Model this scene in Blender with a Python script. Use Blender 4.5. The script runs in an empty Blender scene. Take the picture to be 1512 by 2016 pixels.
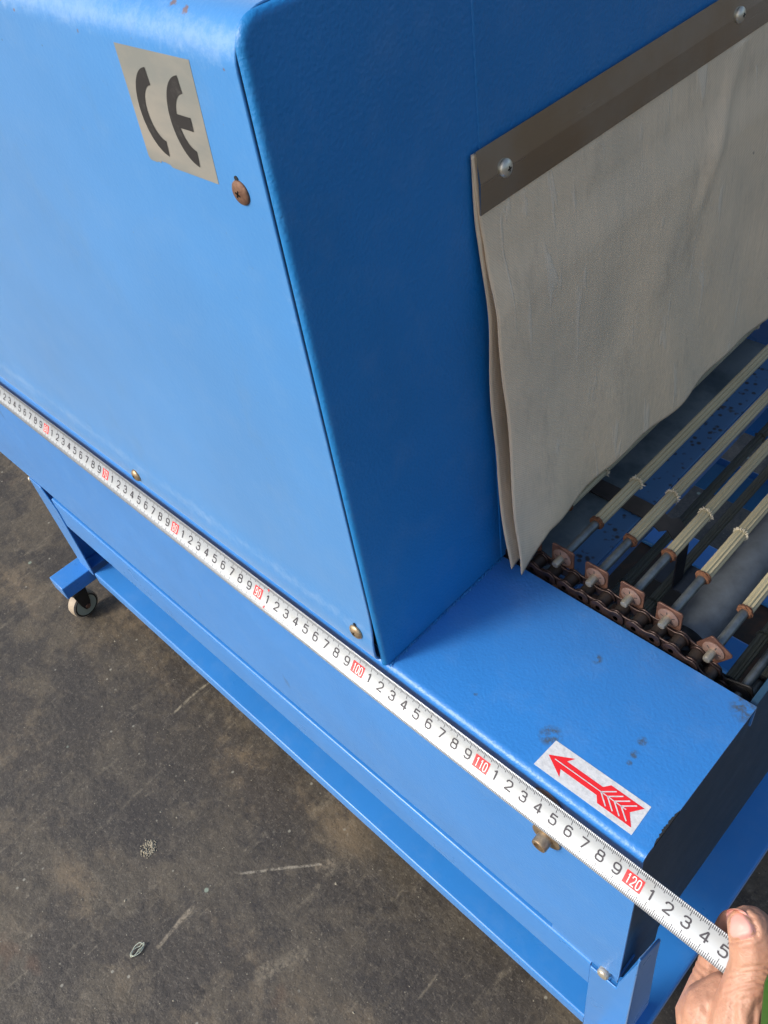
import bpy, bmesh, math, random
from mathutils import Vector, Matrix, noise
from mathutils.bvhtree import BVHTree
R_ = random.Random(7)
S = bpy.context.scene
rad = math.radians

# ------------------------------------------------------------------ camera
cam_d = bpy.data.cameras.new('camera')
cam = bpy.data.objects.new('camera', cam_d)
S.collection.objects.link(cam)
rgt = Vector((0.7111293, 0.6905432, -0.1320803))
dwn = Vector((0.4379044, -0.5820170, -0.6851978))
fwd = Vector((-0.5500316, 0.4294257, -0.7162812))
M = Matrix((( rgt.x, -dwn.x, -fwd.x, 1.26909), (rgt.y, -dwn.y, -fwd.y, -0.17287),
            (rgt.z, -dwn.z, -fwd.z, 0.44408), (0, 0, 0, 1)))
cam.matrix_world = M
cam_d.sensor_fit = 'HORIZONTAL'
cam_d.sensor_width = 36.0
cam_d.lens = 40.525
cam_d.clip_start = 0.02
cam_d.clip_end = 400
S.camera = cam
S.render.resolution_x = 768
S.render.resolution_y = 1024

# ------------------------------------------------------------------ light
SUN_AZ = Vector((-0.45, -0.89, 0)).normalized()
SUN_EL = 36.0
world = bpy.data.worlds.new('World')
S.world = world
world.use_nodes = True
wn = world.node_tree
bg = wn.nodes['Background']
sky = wn.nodes.new('ShaderNodeTexSky')
sky.sky_type = 'NISHITA'
sky.sun_disc = False
sky.sun_elevation = rad(SUN_EL)
sky.sun_rotation = math.atan2(SUN_AZ.x, SUN_AZ.y)
sky.air_density = 1.0
sky.dust_density = 4.0
wn.links.new(sky.outputs[0], bg.inputs[0])
bg.inputs[1].default_value = 0.13
sd = bpy.data.lights.new('sun', 'SUN')
sd.energy = 2.0
sd.angle = rad(14)
sd.color = (1.0, 0.95, 0.88)
sun = bpy.data.objects.new('sun', sd)
S.collection.objects.link(sun)
sdir = (SUN_AZ * math.cos(rad(SUN_EL)) + Vector((0, 0, math.sin(rad(SUN_EL)))))
sun.rotation_euler = sdir.to_track_quat('Z', 'Y').to_euler()
S.view_settings.view_transform = 'Standard'
S.view_settings.look = 'None'
S.view_settings.gamma = 1
S.view_settings.exposure = 0.45
S.cycles.max_bounces = 8
S.cycles.use_denoising = True

# ------------------------------------------------------------------ materials
class NT:
    def __init__(s, name):
        s.m = bpy.data.materials.new(name)
        s.m.use_nodes = True
        s.t = s.m.node_tree
        s.b = s.t.nodes['Principled BSDF']
        s.co = s.t.nodes.new('ShaderNodeTexCoord')
        s.obj = s.co.outputs['Object']
    def n(s, kind, **kw):
        nd = s.t.nodes.new(kind)
        for k, v in kw.items():
            if isinstance(v, bpy.types.NodeSocket): s.t.links.new(v, nd.inputs[k.replace('_', ' ')])
            elif k in nd.inputs.keys() or k.replace('_', ' ') in nd.inputs.keys():
                nd.inputs[k.replace('_', ' ')].default_value = v
            else: setattr(nd, k, v)
        return nd
    def l(s, a, b): s.t.links.new(a, b)
    def noise(s, scale, detail=4, rough=0.5, vec=None, dist=0.0):
        nd = s.n('ShaderNodeTexNoise')
        nd.inputs['Scale'].default_value = scale
        nd.inputs['Detail'].default_value = detail
        nd.inputs['Roughness'].default_value = rough
        nd.inputs['Distortion'].default_value = dist
        s.l(vec or s.obj, nd.inputs['Vector'])
        return nd.outputs['Fac']
    def vor(s, scale, feat='F1', vec=None, out='Distance', rnd=1.0):
        nd = s.n('ShaderNodeTexVoronoi')
        nd.feature = feat
        nd.inputs['Scale'].default_value = scale
        nd.inputs['Randomness'].default_value = rnd
        s.l(vec or s.obj, nd.inputs['Vector'])
        return nd.outputs[out]
    def ramp(s, fac, stops):
        nd = s.n('ShaderNodeValToRGB')
        e = nd.color_ramp.elements
        while len(e) < len(stops): e.new(0.5)
        for i, (p, c) in enumerate(stops):
            e[i].position = p
            e[i].color = (c, c, c, 1) if not isinstance(c, (tuple, list)) else (*c, 1)
        s.l(fac, nd.inputs[0])
        return nd.outputs[0]
    def mix(s, fac, a, b, mode='MIX'):
        nd = s.n('ShaderNodeMix')
        nd.data_type = 'RGBA'
        nd.blend_type = mode
        for i, v in ((0, fac), (6, a), (7, b)):
            if isinstance(v, bpy.types.NodeSocket): s.l(v, nd.inputs[i])
            elif i == 0: nd.inputs[0].default_value = v
            else: nd.inputs[i].default_value = (*v, 1) if len(v) == 3 else v
        return nd.outputs[2]
    def math(s, op, a, b=0.0, c=None):
        nd = s.n('ShaderNodeMath')
        nd.operation = op
        for i, v in enumerate((a, b) if c is None else (a, b, c)):
            if isinstance(v, bpy.types.NodeSocket): s.l(v, nd.inputs[i])
            else: nd.inputs[i].default_value = v
        return nd.outputs[0]
    def mapped(s, scale=(1, 1, 1), rot=(0, 0, 0), loc=(0, 0, 0)):
        nd = s.n('ShaderNodeMapping')
        nd.inputs['Scale'].default_value = scale
        nd.inputs['Rotation'].default_value = rot
        nd.inputs['Location'].default_value = loc
        s.l(s.obj, nd.inputs['Vector'])
        return nd.outputs[0]
    def bump(s, h, dist, strength=1.0, prev=None):
        nd = s.n('ShaderNodeBump')
        nd.inputs['Distance'].default_value = dist
        nd.inputs['Strength'].default_value = strength
        s.l(h, nd.inputs['Height'])
        if prev: s.l(prev, nd.inputs['Normal'])
        return nd.outputs[0]
    def out(s, color=None, rough=None, metal=None, normal=None, spec=None):
        for k, v in (('Base Color', color), ('Roughness', rough), ('Metallic', metal), ('Normal', normal), ('Specular IOR Level', spec)):
            if v is None: continue
            if isinstance(v, bpy.types.NodeSocket): s.l(v, s.b.inputs[k])
            elif k == 'Base Color': s.b.inputs[k].default_value = (*v, 1)
            else: s.b.inputs[k].default_value = v
        return s.m

BLUE = (0.028, 0.215, 0.62)
def spots(q, list_):
    """union mask of soft round stains at given positions (x,y,z,r)"""
    acc = None
    for (x, y, z, r) in list_:
        d = q.n('ShaderNodeVectorMath'); d.operation = 'DISTANCE'
        q.l(q.obj, d.inputs[0]); d.inputs[1].default_value = (x, y, z)
        m = q.math('SUBTRACT', 1.0, q.math('DIVIDE', d.outputs['Value'], r))
        m = q.math('MAXIMUM', m, 0.0)
        acc = m if acc is None else q.math('MAXIMUM', acc, m)
    return acc
def paint(name, grain=1.0, dirt=0.0, base=BLUE, stain=None, rough=0.42, rust=None, sheen=0.5, wear_highlight=False):
    q = NT(name)
    fine = q.noise(620, 4, 0.6)
    cells = q.vor(520, 'SMOOTH_F1')
    h = q.math('ADD', q.math('MULTIPLY', fine, 0.8), q.math('MULTIPLY', cells, 0.6))
    nb = q.bump(h, 0.00042 * grain, 1.0)
    big = q.noise(5, 3, 0.6)
    nb = q.bump(big, 0.0035, 0.5, nb)
    c = q.mix(q.ramp(q.noise(9, 4, 0.6), [(0.35, 0.0), (0.7, 1.0)]), base, tuple(b * 0.9 for b in base))
    # faint chalky film and tiny specks
    c = q.mix(q.math('MULTIPLY', q.ramp(q.noise(40, 6, 0.7), [(0.5, 0.0), (0.75, 1.0)]), 0.10), c, (0.25, 0.38, 0.55))
    sp = q.ramp(q.vor(95), [(0.0, 1.0), (0.035, 1.0), (0.05, 0.0)])
    gate = q.ramp(q.noise(28, 3, 0.6), [(0.60, 0.0), (0.64, 1.0)])
    c = q.mix(q.math('MULTIPLY', q.math('MULTIPLY', sp, gate), 0.7), c, (0.02, 0.03, 0.05))
    # hairline scratches
    sv = q.mapped((60, 900, 14), (0.5, 0.3, 0.6))
    sc = q.ramp(q.noise(1.0, 2, 0.4, sv), [(0.775, 0.0), (0.80, 1.0)])
    c = q.mix(q.math('MULTIPLY', sc, 0.35), c, (0.02, 0.05, 0.14))
    if dirt:
        d = q.ramp(q.noise(30, 6, 0.65), [(0.52, 0.0), (0.66, 1.0)])
        c = q.mix(q.math('MULTIPLY', d, dirt), c, (0.05, 0.07, 0.09))
    if stain:
        m = spots(q, stain)
        br = q.ramp(q.noise(260, 4, 0.7), [(0.40, 0.0), (0.60, 1.0)])
        e = q.ramp(m, [(0.0, 0.0), (0.45, 1.0)])
        c = q.mix(q.math('MULTIPLY', q.math('MULTIPLY', e, br), 0.85), c, (0.06, 0.075, 0.08))
    if rust:
        m = spots(q, rust)
        br = q.math('ADD', m, q.math('MULTIPLY', q.math('SUBTRACT', q.noise(330, 5, 0.75), 0.5), 2.6))
        c = q.mix(q.math('MULTIPLY', q.ramp(br, [(0.40, 0.0), (0.75, 1.0)]), 0.85), c, (0.16, 0.075, 0.04))
    if wear_highlight:                                     # scuffs mixed with a highlight painted pale along the folded edges
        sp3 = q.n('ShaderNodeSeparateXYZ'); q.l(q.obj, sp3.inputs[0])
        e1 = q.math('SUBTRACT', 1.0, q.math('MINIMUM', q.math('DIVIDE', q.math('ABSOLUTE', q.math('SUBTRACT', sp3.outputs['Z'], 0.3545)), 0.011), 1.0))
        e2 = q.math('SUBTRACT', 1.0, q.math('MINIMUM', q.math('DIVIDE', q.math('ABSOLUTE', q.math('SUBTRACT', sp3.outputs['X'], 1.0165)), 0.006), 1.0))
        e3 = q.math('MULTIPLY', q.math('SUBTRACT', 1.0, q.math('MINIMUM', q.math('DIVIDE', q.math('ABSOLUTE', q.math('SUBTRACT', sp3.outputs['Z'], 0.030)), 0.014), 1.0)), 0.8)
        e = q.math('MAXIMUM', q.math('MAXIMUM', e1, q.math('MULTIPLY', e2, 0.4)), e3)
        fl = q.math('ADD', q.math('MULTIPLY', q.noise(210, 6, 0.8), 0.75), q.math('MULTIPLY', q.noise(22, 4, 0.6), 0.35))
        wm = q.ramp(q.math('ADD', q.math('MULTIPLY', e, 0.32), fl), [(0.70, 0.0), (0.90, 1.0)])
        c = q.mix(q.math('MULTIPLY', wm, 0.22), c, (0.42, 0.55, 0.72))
        # grubby finger marks
        gm = q.ramp(q.noise(17, 6, 0.7, q.mapped((1, 1, 0.6))), [(0.56, 0.0), (0.74, 1.0)])
        c = q.mix(q.math('MULTIPLY', gm, 0.16), c, (0.10, 0.16, 0.22))
    ro = q.ramp(q.noise(14, 4, 0.6), [(0.3, rough - 0.05), (0.7, rough + 0.08)])
    q.b.inputs['Sheen Weight'].default_value = sheen        # pale grazing reflection of the surroundings, put into the sheen
    q.b.inputs['Sheen Roughness'].default_value = 0.45
    q.b.inputs['Sheen Tint'].default_value = (0.74, 0.88, 1.0, 1)
    return q.out(c, ro, 0.0, nb)

M_paint = paint('blue_powder_paint', 0.12, rough=0.30, sheen=0.32)
M_endp = paint('shaded_end_plate_paint', 0.4, base=(0.018, 0.062, 0.115), rough=0.42, sheen=0.0)  # shade on the end face is put into this darker blue base
M_front = paint('blue_powder_paint_front', 0.22, rough=0.34, sheen=0.6, rust=[(0.9771, 0.0067, 0.3607, 0.0034), (0.9857, 0.0055, 0.3600, 0.0030), (0.866, -0.0013, 0.3488, 0.0012), (0.9168, -0.0013, 0.347, 0.0011), (1.010, -0.001, 0.3465, 0.0012)], base=(0.036, 0.232, 0.60), wear_highlight=True)
M_side = paint('blue_textured_paint', 0.85, rough=0.42, base=(0.012, 0.205, 0.55), sheen=0.0)
M_ledge = paint('blue_textured_ledge_paint', 0.6, rough=0.36, sheen=0.35, stain=[(1.1242, 0.0262, 0, 0.0075), (1.115, 0.0838, 0, 0.004), (1.1644, 0.0551, 0, 0.0035), (1.1655, 0.046, 0, 0.003), (1.166, 0.04, 0, 0.002), (1.075, 0.02, 0, 0.0015), (1.1975, 0.109, 0, 0.012)])
M_dirty = paint('dirty_blue_paint', 0.8, dirt=0.85, rough=0.5)

def metal(name, col, rough, nsc=60, var=0.25, met=1.0, bumpd=0.0002, c2=None):
    q = NT(name)
    n1 = q.noise(nsc, 5, 0.6)
    c = q.mix(q.ramp(n1, [(0.35, 0.0), (0.68, 1.0)]), col, c2 or tuple(v * (1 - var) for v in col))
    return q.out(c, rough, met, q.bump(q.noise(nsc * 5, 4, 0.6), bumpd, 0.7))
M_steel = metal('dull_steel', (0.42, 0.43, 0.42), 0.38)
M_zinc = metal('zinc_screw', (0.74, 0.70, 0.58), 0.34, 200, met=0.7)
M_rodend = metal('rod_end_zinc', (0.44, 0.41, 0.33), 0.36, 300, met=0.75)
M_rustscrew = metal('rusty_screw', (0.21, 0.12, 0.08), 0.6, 500, met=0.35, c2=(0.12, 0.06, 0.04))
M_brass = metal('yellow_zinc', (0.50, 0.40, 0.27), 0.42, 300, met=0.8, c2=(0.30, 0.22, 0.14))
M_cross = metal('dark_recess', (0.03, 0.03, 0.03), 0.6)
q = NT('stainless_strip')
sv = q.mapped((8, 3, 260))
br = q.noise(3, 5, 0.6, sv)
c = q.mix(q.ramp(q.noise(14, 4, 0.6), [(0.40, 0.0), (0.65, 1.0)]), (0.52, 0.51, 0.48), (0.46, 0.39, 0.30))
M_strip = q.out(c, q.ramp(br, [(0.3, 0.16), (0.7, 0.28)]), 1.0, q.bump(q.noise(60, 4, 0.6), 0.0001, 0.5))
M_chain = metal('oily_chain', (0.070, 0.042, 0.036), 0.38, 160, met=0.6, c2=(0.022, 0.017, 0.017), bumpd=0.0004)
M_roller = metal('black_grease_roller', (0.022, 0.019, 0.017), 0.5, 160, met=0.3, c2=(0.04, 0.03, 0.025))
M_plate = metal('copper_rust_plate', (0.165, 0.085, 0.060), 0.5, 140, met=0.4, c2=(0.075, 0.035, 0.026))
M_wash = metal('tarnished_washer', (0.25, 0.18, 0.155), 0.5, 350, met=0.5, c2=(0.25, 0.15, 0.12))
M_rod = metal('bare_rod', (0.22, 0.25, 0.26), 0.45, 130, met=0.8, c2=(0.12, 0.14, 0.15))
M_rustring = metal('rust_ring', (0.12, 0.05, 0.026), 0.9, 700, met=0.0, c2=(0.20, 0.09, 0.045), bumpd=0.0008)
M_drum = metal('grimy_drum', (0.17, 0.195, 0.215), 0.5, 90, met=0.3, c2=(0.12, 0.135, 0.148), bumpd=0.0003)
M_strap = metal('grimy_belt', (0.085, 0.075, 0.065), 0.75, 40, met=0.0, c2=(0.045, 0.04, 0.036))
M_black = metal('black_steel', (0.025, 0.024, 0.023), 0.5, 80, met=0.2)

q = NT('glass_fibre_sleeve')
c = q.mix(q.ramp(q.noise(45, 5, 0.6, q.mapped((1, 0.25, 1))), [(0.4, 0.0), (0.75, 1.0)]), (0.50, 0.46, 0.31), (0.36, 0.32, 0.20))
c = q.mix(q.ramp(q.noise(24, 3, 0.6), [(0.64, 0.0), (0.72, 1.0)]), c, (0.16, 0.11, 0.07))
M_sleeve = q.out(q.mix(1.0, c, (0.80, 0.78, 0.74), 'MULTIPLY'), 0.45, 0.0, q.bump(q.noise(900, 3, 0.6), 0.0002, 0.6))
q = NT('frayed_glass_fibre')
M_fray = q.out((0.55, 0.50, 0.38), 0.6, 0.0)
q = NT('return_rod_sleeve')
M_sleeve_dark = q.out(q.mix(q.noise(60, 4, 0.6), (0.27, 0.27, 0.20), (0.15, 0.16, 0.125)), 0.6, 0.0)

# heat curtain cloth
q = NT('glass_cloth')
wv = q.n('ShaderNodeTexWave'); wv.wave_type = 'BANDS'; wv.bands_direction = 'DIAGONAL'
wv.inputs['Scale'].default_value = 420; wv.inputs['Distortion'].default_value = 0.6
q.l(q.obj, wv.inputs['Vector'])
c = q.mix(q.ramp(q.noise(12, 5, 0.65), [(0.3, 0.0), (0.72, 1.0)]), (0.88, 0.695, 0.475), (0.70, 0.575, 0.41))
c = q.mix(q.math('MULTIPLY', q.ramp(q.noise(26, 6, 0.75, q.mapped((1, 1, 0.35))), [(0.55, 0.0), (0.8, 1.0)]), 0.5), c, (0.25, 0.21, 0.17))
# crease marks: short slanted scuffs
cr = q.noise(1.0, 3, 0.5, q.mapped((1, 95, 16), (rad(13), 0, 0)), 0.6)
crm = q.ramp(cr, [(0.625, 0.0), (0.67, 1.0)])
c = q.mix(q.math('MULTIPLY', crm, 0.33), c, (0.86, 0.78, 0.64))
pr_ = q.ramp(q.noise(60, 3, 0.5), [(0.755, 0.0), (0.775, 1.0)])
c = q.mix(q.math('MULTIPLY', pr_, 0.6), c, (0.10, 0.08, 0.06))
nb = q.bump(wv.outputs['Fac'], 0.00012, 0.8)
nb = q.bump(q.noise(20, 5, 0.6, q.mapped((1, 1, 0.35), (rad(15), 0, 0))), 0.0042, 0.9, nb)
nb = q.bump(crm, 0.0006, 0.6, nb)
M_cloth = q.out(c, 0.62, 0.0, nb, 0.35)

# floor
q = NT('oily_concrete')
c = q.mix(q.ramp(q.noise(2.6, 6, 0.65), [(0.40, 0.0), (0.60, 1.0)]), (0.068, 0.058, 0.043), (0.110, 0.090, 0.061))
c = q.mix(q.ramp(q.noise(6, 7, 0.7, q.mapped((0.5, 1.3, 1), (0, 0, 0.5))), [(0.48, 0.0), (0.64, 1.0)]), c, (0.155, 0.118, 0.074))
c = q.mix(q.math('MULTIPLY', q.ramp(q.noise(11, 7, 0.72), [(0.46, 0.0), (0.56, 1.0)]), 0.85), c, (0.034, 0.030, 0.026))
c = q.mix(q.math('MULTIPLY', q.ramp(q.noise(150, 7, 0.8), [(0.52, 0.0), (0.68, 1.0)]), 0.42), c, (0.17, 0.15, 0.115))
c = q.mix(q.math('MULTIPLY', q.ramp(q.noise(330, 4, 0.75), [(0.58, 0.0), (0.68, 1.0)]), 0.42), c, (0.28, 0.25, 0.20))
c = q.mix(q.math('MULTIPLY', q.ramp(q.noise(250, 4, 0.75, q.mapped((1, 1, 1), (0, 0, 0), (7, 2, 0))), [(0.56, 0.0), (0.66, 1.0)]), 0.6), c, (0.022, 0.020, 0.019))
for ang, th, sc_ in ((0.95, 0.665, 9), (1.25, 0.68, 6), (-0.2, 0.70, 12), (0.6, 0.68, 16)):
    st = q.ramp(q.noise(1.0, 6, 0.62, q.mapped((sc_ * 9, sc_ * 1.2, 1), (0, 0, ang), (ang * 7, 3, 0)), 0.4), [(th - 0.06, 0.0), (th + 0.05, 1.0)])
    brk = q.ramp(q.noise(110, 6, 0.75), [(0.42, 0.0), (0.58, 1.0)])
    c = q.mix(q.math('MULTIPLY', q.math('MULTIPLY', st, brk), 0.38), c, (0.27, 0.235, 0.17))
# a few distinct scrapes and smears where they lie on the floor
def scrape(c, a, b, w_, col, stren):
    a = Vector(a); b = Vector(b); d = b - a; L = d.length; d.normalize()
    sp = q.n('ShaderNodeVectorMath'); sp.operation = 'SUBTRACT'; q.l(q.obj, sp.inputs[0]); sp.inputs[1].default_value = (a.x, a.y, FZ0)
    dt = q.n('ShaderNodeVectorMath'); dt.operation = 'DOT_PRODUCT'; q.l(sp.outputs[0], dt.inputs[0]); dt.inputs[1].default_value = (d.x, d.y, 0)
    dn = q.n('ShaderNodeVectorMath'); dn.operation = 'DOT_PRODUCT'; q.l(sp.outputs[0], dn.inputs[0]); dn.inputs[1].default_value = (-d.y, d.x, 0)
    wob = q.math('MULTIPLY', q.math('SUBTRACT', q.noise(30, 4, 0.6), 0.5), w_ * 2.4)
    across = q.math('SUBTRACT', 1.0, q.math('DIVIDE', q.math('ABSOLUTE', q.math('ADD', dn.outputs['Value'], wob)), w_))
    along = q.math('SUBTRACT', 1.0, q.math('ABSOLUTE', q.math('SUBTRACT', q.math('DIVIDE', dt.outputs['Value'], L / 2), 1.0)))
    m = q.math('MULTIPLY', q.math('MAXIMUM', across, 0.0), q.math('MINIMUM', q.math('MULTIPLY', q.math('MAXIMUM', along, 0.0), 6.0), 1.0))
    br = q.ramp(q.noise(170, 5, 0.75), [(0.40, 0.0), (0.56, 1.0)])
    m = q.math('MINIMUM', q.math('MULTIPLY', m, 1.8), 1.0)
    return q.mix(q.math('MULTIPLY', q.math('MULTIPLY', m, br), stren * 0.72), c, col)
FZ0 = -0.43
c = scrape(c, (0.8257, -0.1600), (0.8299, -0.2130), 0.0030, (0.34, 0.29, 0.21), 0.8)
c = scrape(c, (0.6251, -0.0435), (0.6247, 0.0156), 0.0022, (0.36, 0.32, 0.23), 0.8)
c = scrape(c, (0.8356, -0.1105), (0.8963, -0.0437), 0.0018, (0.36, 0.33, 0.26), 0.85)
c = scrape(c, (0.70, 0.012), (0.722, 0.036), 0.0013, (0.36, 0.32, 0.23), 0.8)
c = scrape(c, (0.892, -0.055), (0.905, -0.035), 0.0060, (0.30, 0.25, 0.18), 0.6)
c = scrape(c, (0.95, -0.055), (0.985, -0.025), 0.0070, (0.012, 0.011, 0.011), 0.8)
c = scrape(c, (0.880, -0.212), (0.900, -0.204), 0.0050, (0.014, 0.012, 0.011), 0.8)
c = scrape(c, (0.925, -0.165), (0.945, -0.11), 0.0100, (0.28, 0.24, 0.17), 0.5)
v1 = q.vor(55); g1 = q.ramp(q.noise(16, 2, 0.5), [(0.52, 0.0), (0.56, 1.0)])
c = q.mix(q.math('MULTIPLY', q.math('MULTIPLY', q.ramp(v1, [(0.0, 1.0), (0.06, 1.0), (0.10, 0.0)]), g1), 0.65), c, (0.34, 0.33, 0.27))
v2 = q.vor(17, vec=q.mapped((1, 1, 1), (0, 0, 0), (3, 1, 0)))
c = q.mix(q.math('MULTIPLY', q.ramp(v2, [(0.0, 1.0), (0.035, 1.0), (0.05, 0.0)]), 0.6), c, (0.30, 0.38, 0.30))
sm = q.ramp(q.noise(38, 7, 0.8, q.mapped((1, 1, 1), (0, 0, 0), (1, 6, 0))), [(0.60, 0.0), (0.70, 1.0)])
smg = q.ramp(q.noise(7, 3, 0.6, q.mapped((1, 1, 1), (0, 0, 0), (2, 2, 0))), [(0.48, 0.0), (0.58, 1.0)])
c = q.mix(q.math('MULTIPLY', q.math('MULTIPLY', sm, smg), 0.55), c, (0.30, 0.26, 0.19))
rs = q.ramp(q.noise(6, 4, 0.6, q.mapped((1, 1, 1), (0, 0, 0), (5, 9, 0))), [(0.66, 0.0), (0.76, 1.0)])
c = q.mix(q.math('MULTIPLY', rs, 0.5), c, (0.16, 0.065, 0.03))
nb = q.bump(q.noise(220, 5, 0.7), 0.0007, 0.7)
nb = q.bump(q.noise(35, 5, 0.65), 0.004, 0.5, nb)
M_floor = q.out(c, q.ramp(q.noise(10, 5, 0.6), [(0.3, 0.40), (0.7, 0.70)]), 0.0, nb)

def plain(name, col, rough=0.5, metal_=0.0, sp=None):
    return NT(name).out(col, rough, metal_, None, sp)
q = NT('tape_enamel')
c = q.mix(q.ramp(q.noise(60, 5, 0.7), [(0.55, 0.0), (0.75, 1.0)]), (0.40, 0.445, 0.49), (0.34, 0.36, 0.37))
M_tape = q.out(c, 0.30, 0.30, q.bump(q.noise(14, 2, 0.5), 0.0006, 0.4))
M_tick = plain('tape_black_ink', (0.035, 0.035, 0.05), 0.45)
M_red = plain('tape_red_ink', (0.74, 0.035, 0.045), 0.4)
M_white = plain('tape_white_ink', (0.82, 0.80, 0.80), 0.4)
q = NT('arrow_label_white')
M_label = q.out(q.mix(q.ramp(q.noise(300, 4, 0.7), [(0.45, 0.0), (0.7, 1.0)]), (0.66, 0.69, 0.72), (0.52, 0.55, 0.57)), 0.45, 0.0, q.bump(q.noise(420, 3, 0.6), 0.0004, 0.8))
M_labelred = NT('arrow_label_red')
M_labelred = M_labelred.out((0.78, 0.022, 0.03), 0.4)
q = NT('silver_sticker')
c = q.mix(q.ramp(q.noise(18, 5, 0.6, q.mapped((0.6, 1, 1.6))), [(0.42, 0.0), (0.6, 1.0)]), (0.36, 0.345, 0.31), (0.26, 0.28, 0.27))
M_ce = q.out(c, 0.35, 0.25, q.bump(q.noise(60, 3, 0.5), 0.0003, 0.5))
q = NT('sticker_black')
M_ceb = q.out(q.mix(q.ramp(q.noise(300, 4, 0.7), [(0.55, 0.0), (0.75, 1.0)]), (0.022, 0.022, 0.024), (0.055, 0.055, 0.055)), 0.4)
# skin
q = NT('hand_skin')
c = q.mix(q.ramp(q.noise(55, 5, 0.65), [(0.3, 0.0), (0.7, 1.0)]), (0.52, 0.295, 0.205), (0.43, 0.22, 0.145))
c = q.mix(q.math('MULTIPLY', q.ramp(q.noise(130, 4, 0.6), [(0.5, 0.0), (0.75, 1.0)]), 0.35), c, (0.48, 0.21, 0.15))
wr = q.noise(1.0, 4, 0.6, q.mapped((120, 120, 420), (0.5, 0.5, 0)), 0.8)
nb = q.bump(wr, 0.0009, 0.6)
nb = q.bump(q.vor(900, 'DISTANCE_TO_EDGE'), 0.00012, 0.5, nb)
nb = q.bump(q.noise(120, 3, 0.6), 0.0015, 0.5, nb)
M_skin = q.out(c, 0.48, 0.0, nb)
M_skin.node_tree.nodes['Principled BSDF'].inputs['Subsurface Weight'].default_value = 0.12
M_skin.node_tree.nodes['Principled BSDF'].inputs['Subsurface Radius'].default_value = (0.006, 0.002, 0.001)
q = NT('thumbnail_keratin')
c = q.mix(q.noise(40, 3, 0.5), (0.68, 0.37, 0.33), (0.62, 0.31, 0.27))
dt = q.n('ShaderNodeVectorMath'); dt.operation = 'DOT_PRODUCT'; q.l(q.obj, dt.inputs[0]); dt.inputs[1].default_value = (-0.438, 0.582, 0.685)
tipm = q.ramp(q.math('MULTIPLY', q.math('ADD', dt.outputs['Value'], 0.5305), 500.0), [(0.0, 0.0), (0.6, 1.0)])
c = q.mix(q.math('MULTIPLY', tipm, 0.75), c, (0.74, 0.62, 0.50))
M_nail = q.out(c, 0.46, 0.0, q.bump(q.noise(1.0, 3, 0.5, q.mapped((900, 200, 60))), 0.0002, 0.4))
M_green = plain('green_plastic', (0.018, 0.085, 0.006), 0.55)
q = NT('caster_tread')
M_tread = q.out(q.mix(q.noise(90, 4, 0.6), (0.46, 0.40, 0.31), (0.28, 0.22, 0.16)), 0.6)
M_hub = plain('caster_hub', (0.35, 0.38, 0.30), 0.5)
M_paper = NT('pale_scrap').out((0.46, 0.50, 0.40), 0.7)
M_grime = NT('exposed_rough_edge').out((0.012, 0.016, 0.02), 0.8)

# ------------------------------------------------------------------ mesh helpers
class MB:
    def __init__(s): s.v = []; s.f = []
    def add(s, v, f):
        k = len(s.v); s.v += [tuple(p) for p in v]; s.f += [tuple(i + k for i in q) for q in f]; return s
    def box(s, x0, x1, y0, y1, z0, z1):
        return s.add([(x0, y0, z0), (x1, y0, z0), (x1, y1, z0), (x0, y1, z0), (x0, y0, z1), (x1, y0, z1), (x1, y1, z1), (x0, y1, z1)],
              [(0, 3, 2, 1), (4, 5, 6, 7), (0, 1, 5, 4), (1, 2, 6, 5), (2, 3, 7, 6), (3, 0, 4, 7)])
    def prism(s, poly, axis, a, b):
        """poly: 2D points in the two remaining axes (cyclic order x->yz, y->xz, z->xy)"""
        def P(p, t):
            return {'x': (t, p[0], p[1]), 'y': (p[0], t, p[1]), 'z': (p[0], p[1], t)}[axis]
        n = len(poly)
        v = [P(p, a) for p in poly] + [P(p, b) for p in poly]
        f = [tuple(range(n)), tuple(range(2 * n - 1, n - 1, -1))] + [(i, i + n, (i + 1) % n + n, (i + 1) % n) for i in range(n)]
        return s.add(v, f)
    def lathe(s, prof, o, ax, seg=24, cap=True, flute=0):
        """prof: (r, t) along axis ax (unit vector) from origin o"""
        ax = Vector(ax).normalized(); o = Vector(o)
        u = ax.orthogonal().normalized(); w = ax.cross(u)
        v = []
        for r, t in prof:
            for i in range(seg):
                a = 2 * math.pi * i / seg
                rr = r * (1 - (flute if i % 2 else 0))
                v.append(o + ax * t + (u * math.cos(a) + w * math.sin(a)) * rr)
        f = []
        for j in range(len(prof) - 1):
            for i in range(seg):
                i2 = (i + 1) % seg
                f.append((j * seg + i, j * seg + i2, (j + 1) * seg + i2, (j + 1) * seg + i))
        if cap:
            f.append(tuple(range(seg - 1, -1, -1)))
            k = (len(prof) - 1) * seg
            f.append(tuple(range(k, k + seg)))
        return s.add(v, f)
    def build(s, name, mat, parent=None, bev=0.0, smooth=False, seg=2, loc=None):
        me = bpy.data.meshes.new(name)
        me.from_pydata(s.v, [], s.f)
        bm = bmesh.new(); bm.from_mesh(me)
        bmesh.ops.recalc_face_normals(bm, faces=bm.faces)
        bm.to_mesh(me); bm.free()
        me.materials.append(mat)
        o = bpy.data.objects.new(name, me)
        S.collection.objects.link(o)
        if parent: o.parent = parent
        if loc: o.location = loc
        if bev:
            b = o.modifiers.new('bevel', 'BEVEL'); b.width = bev; b.segments = seg; b.limit_method = 'ANGLE'; b.angle_limit = rad(35)
            b.harden_normals = False
        if smooth or bev:
            for p in me.polygons: p.use_smooth = True
            me.set_sharp_from_angle(angle=rad(40))
        return o
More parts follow.
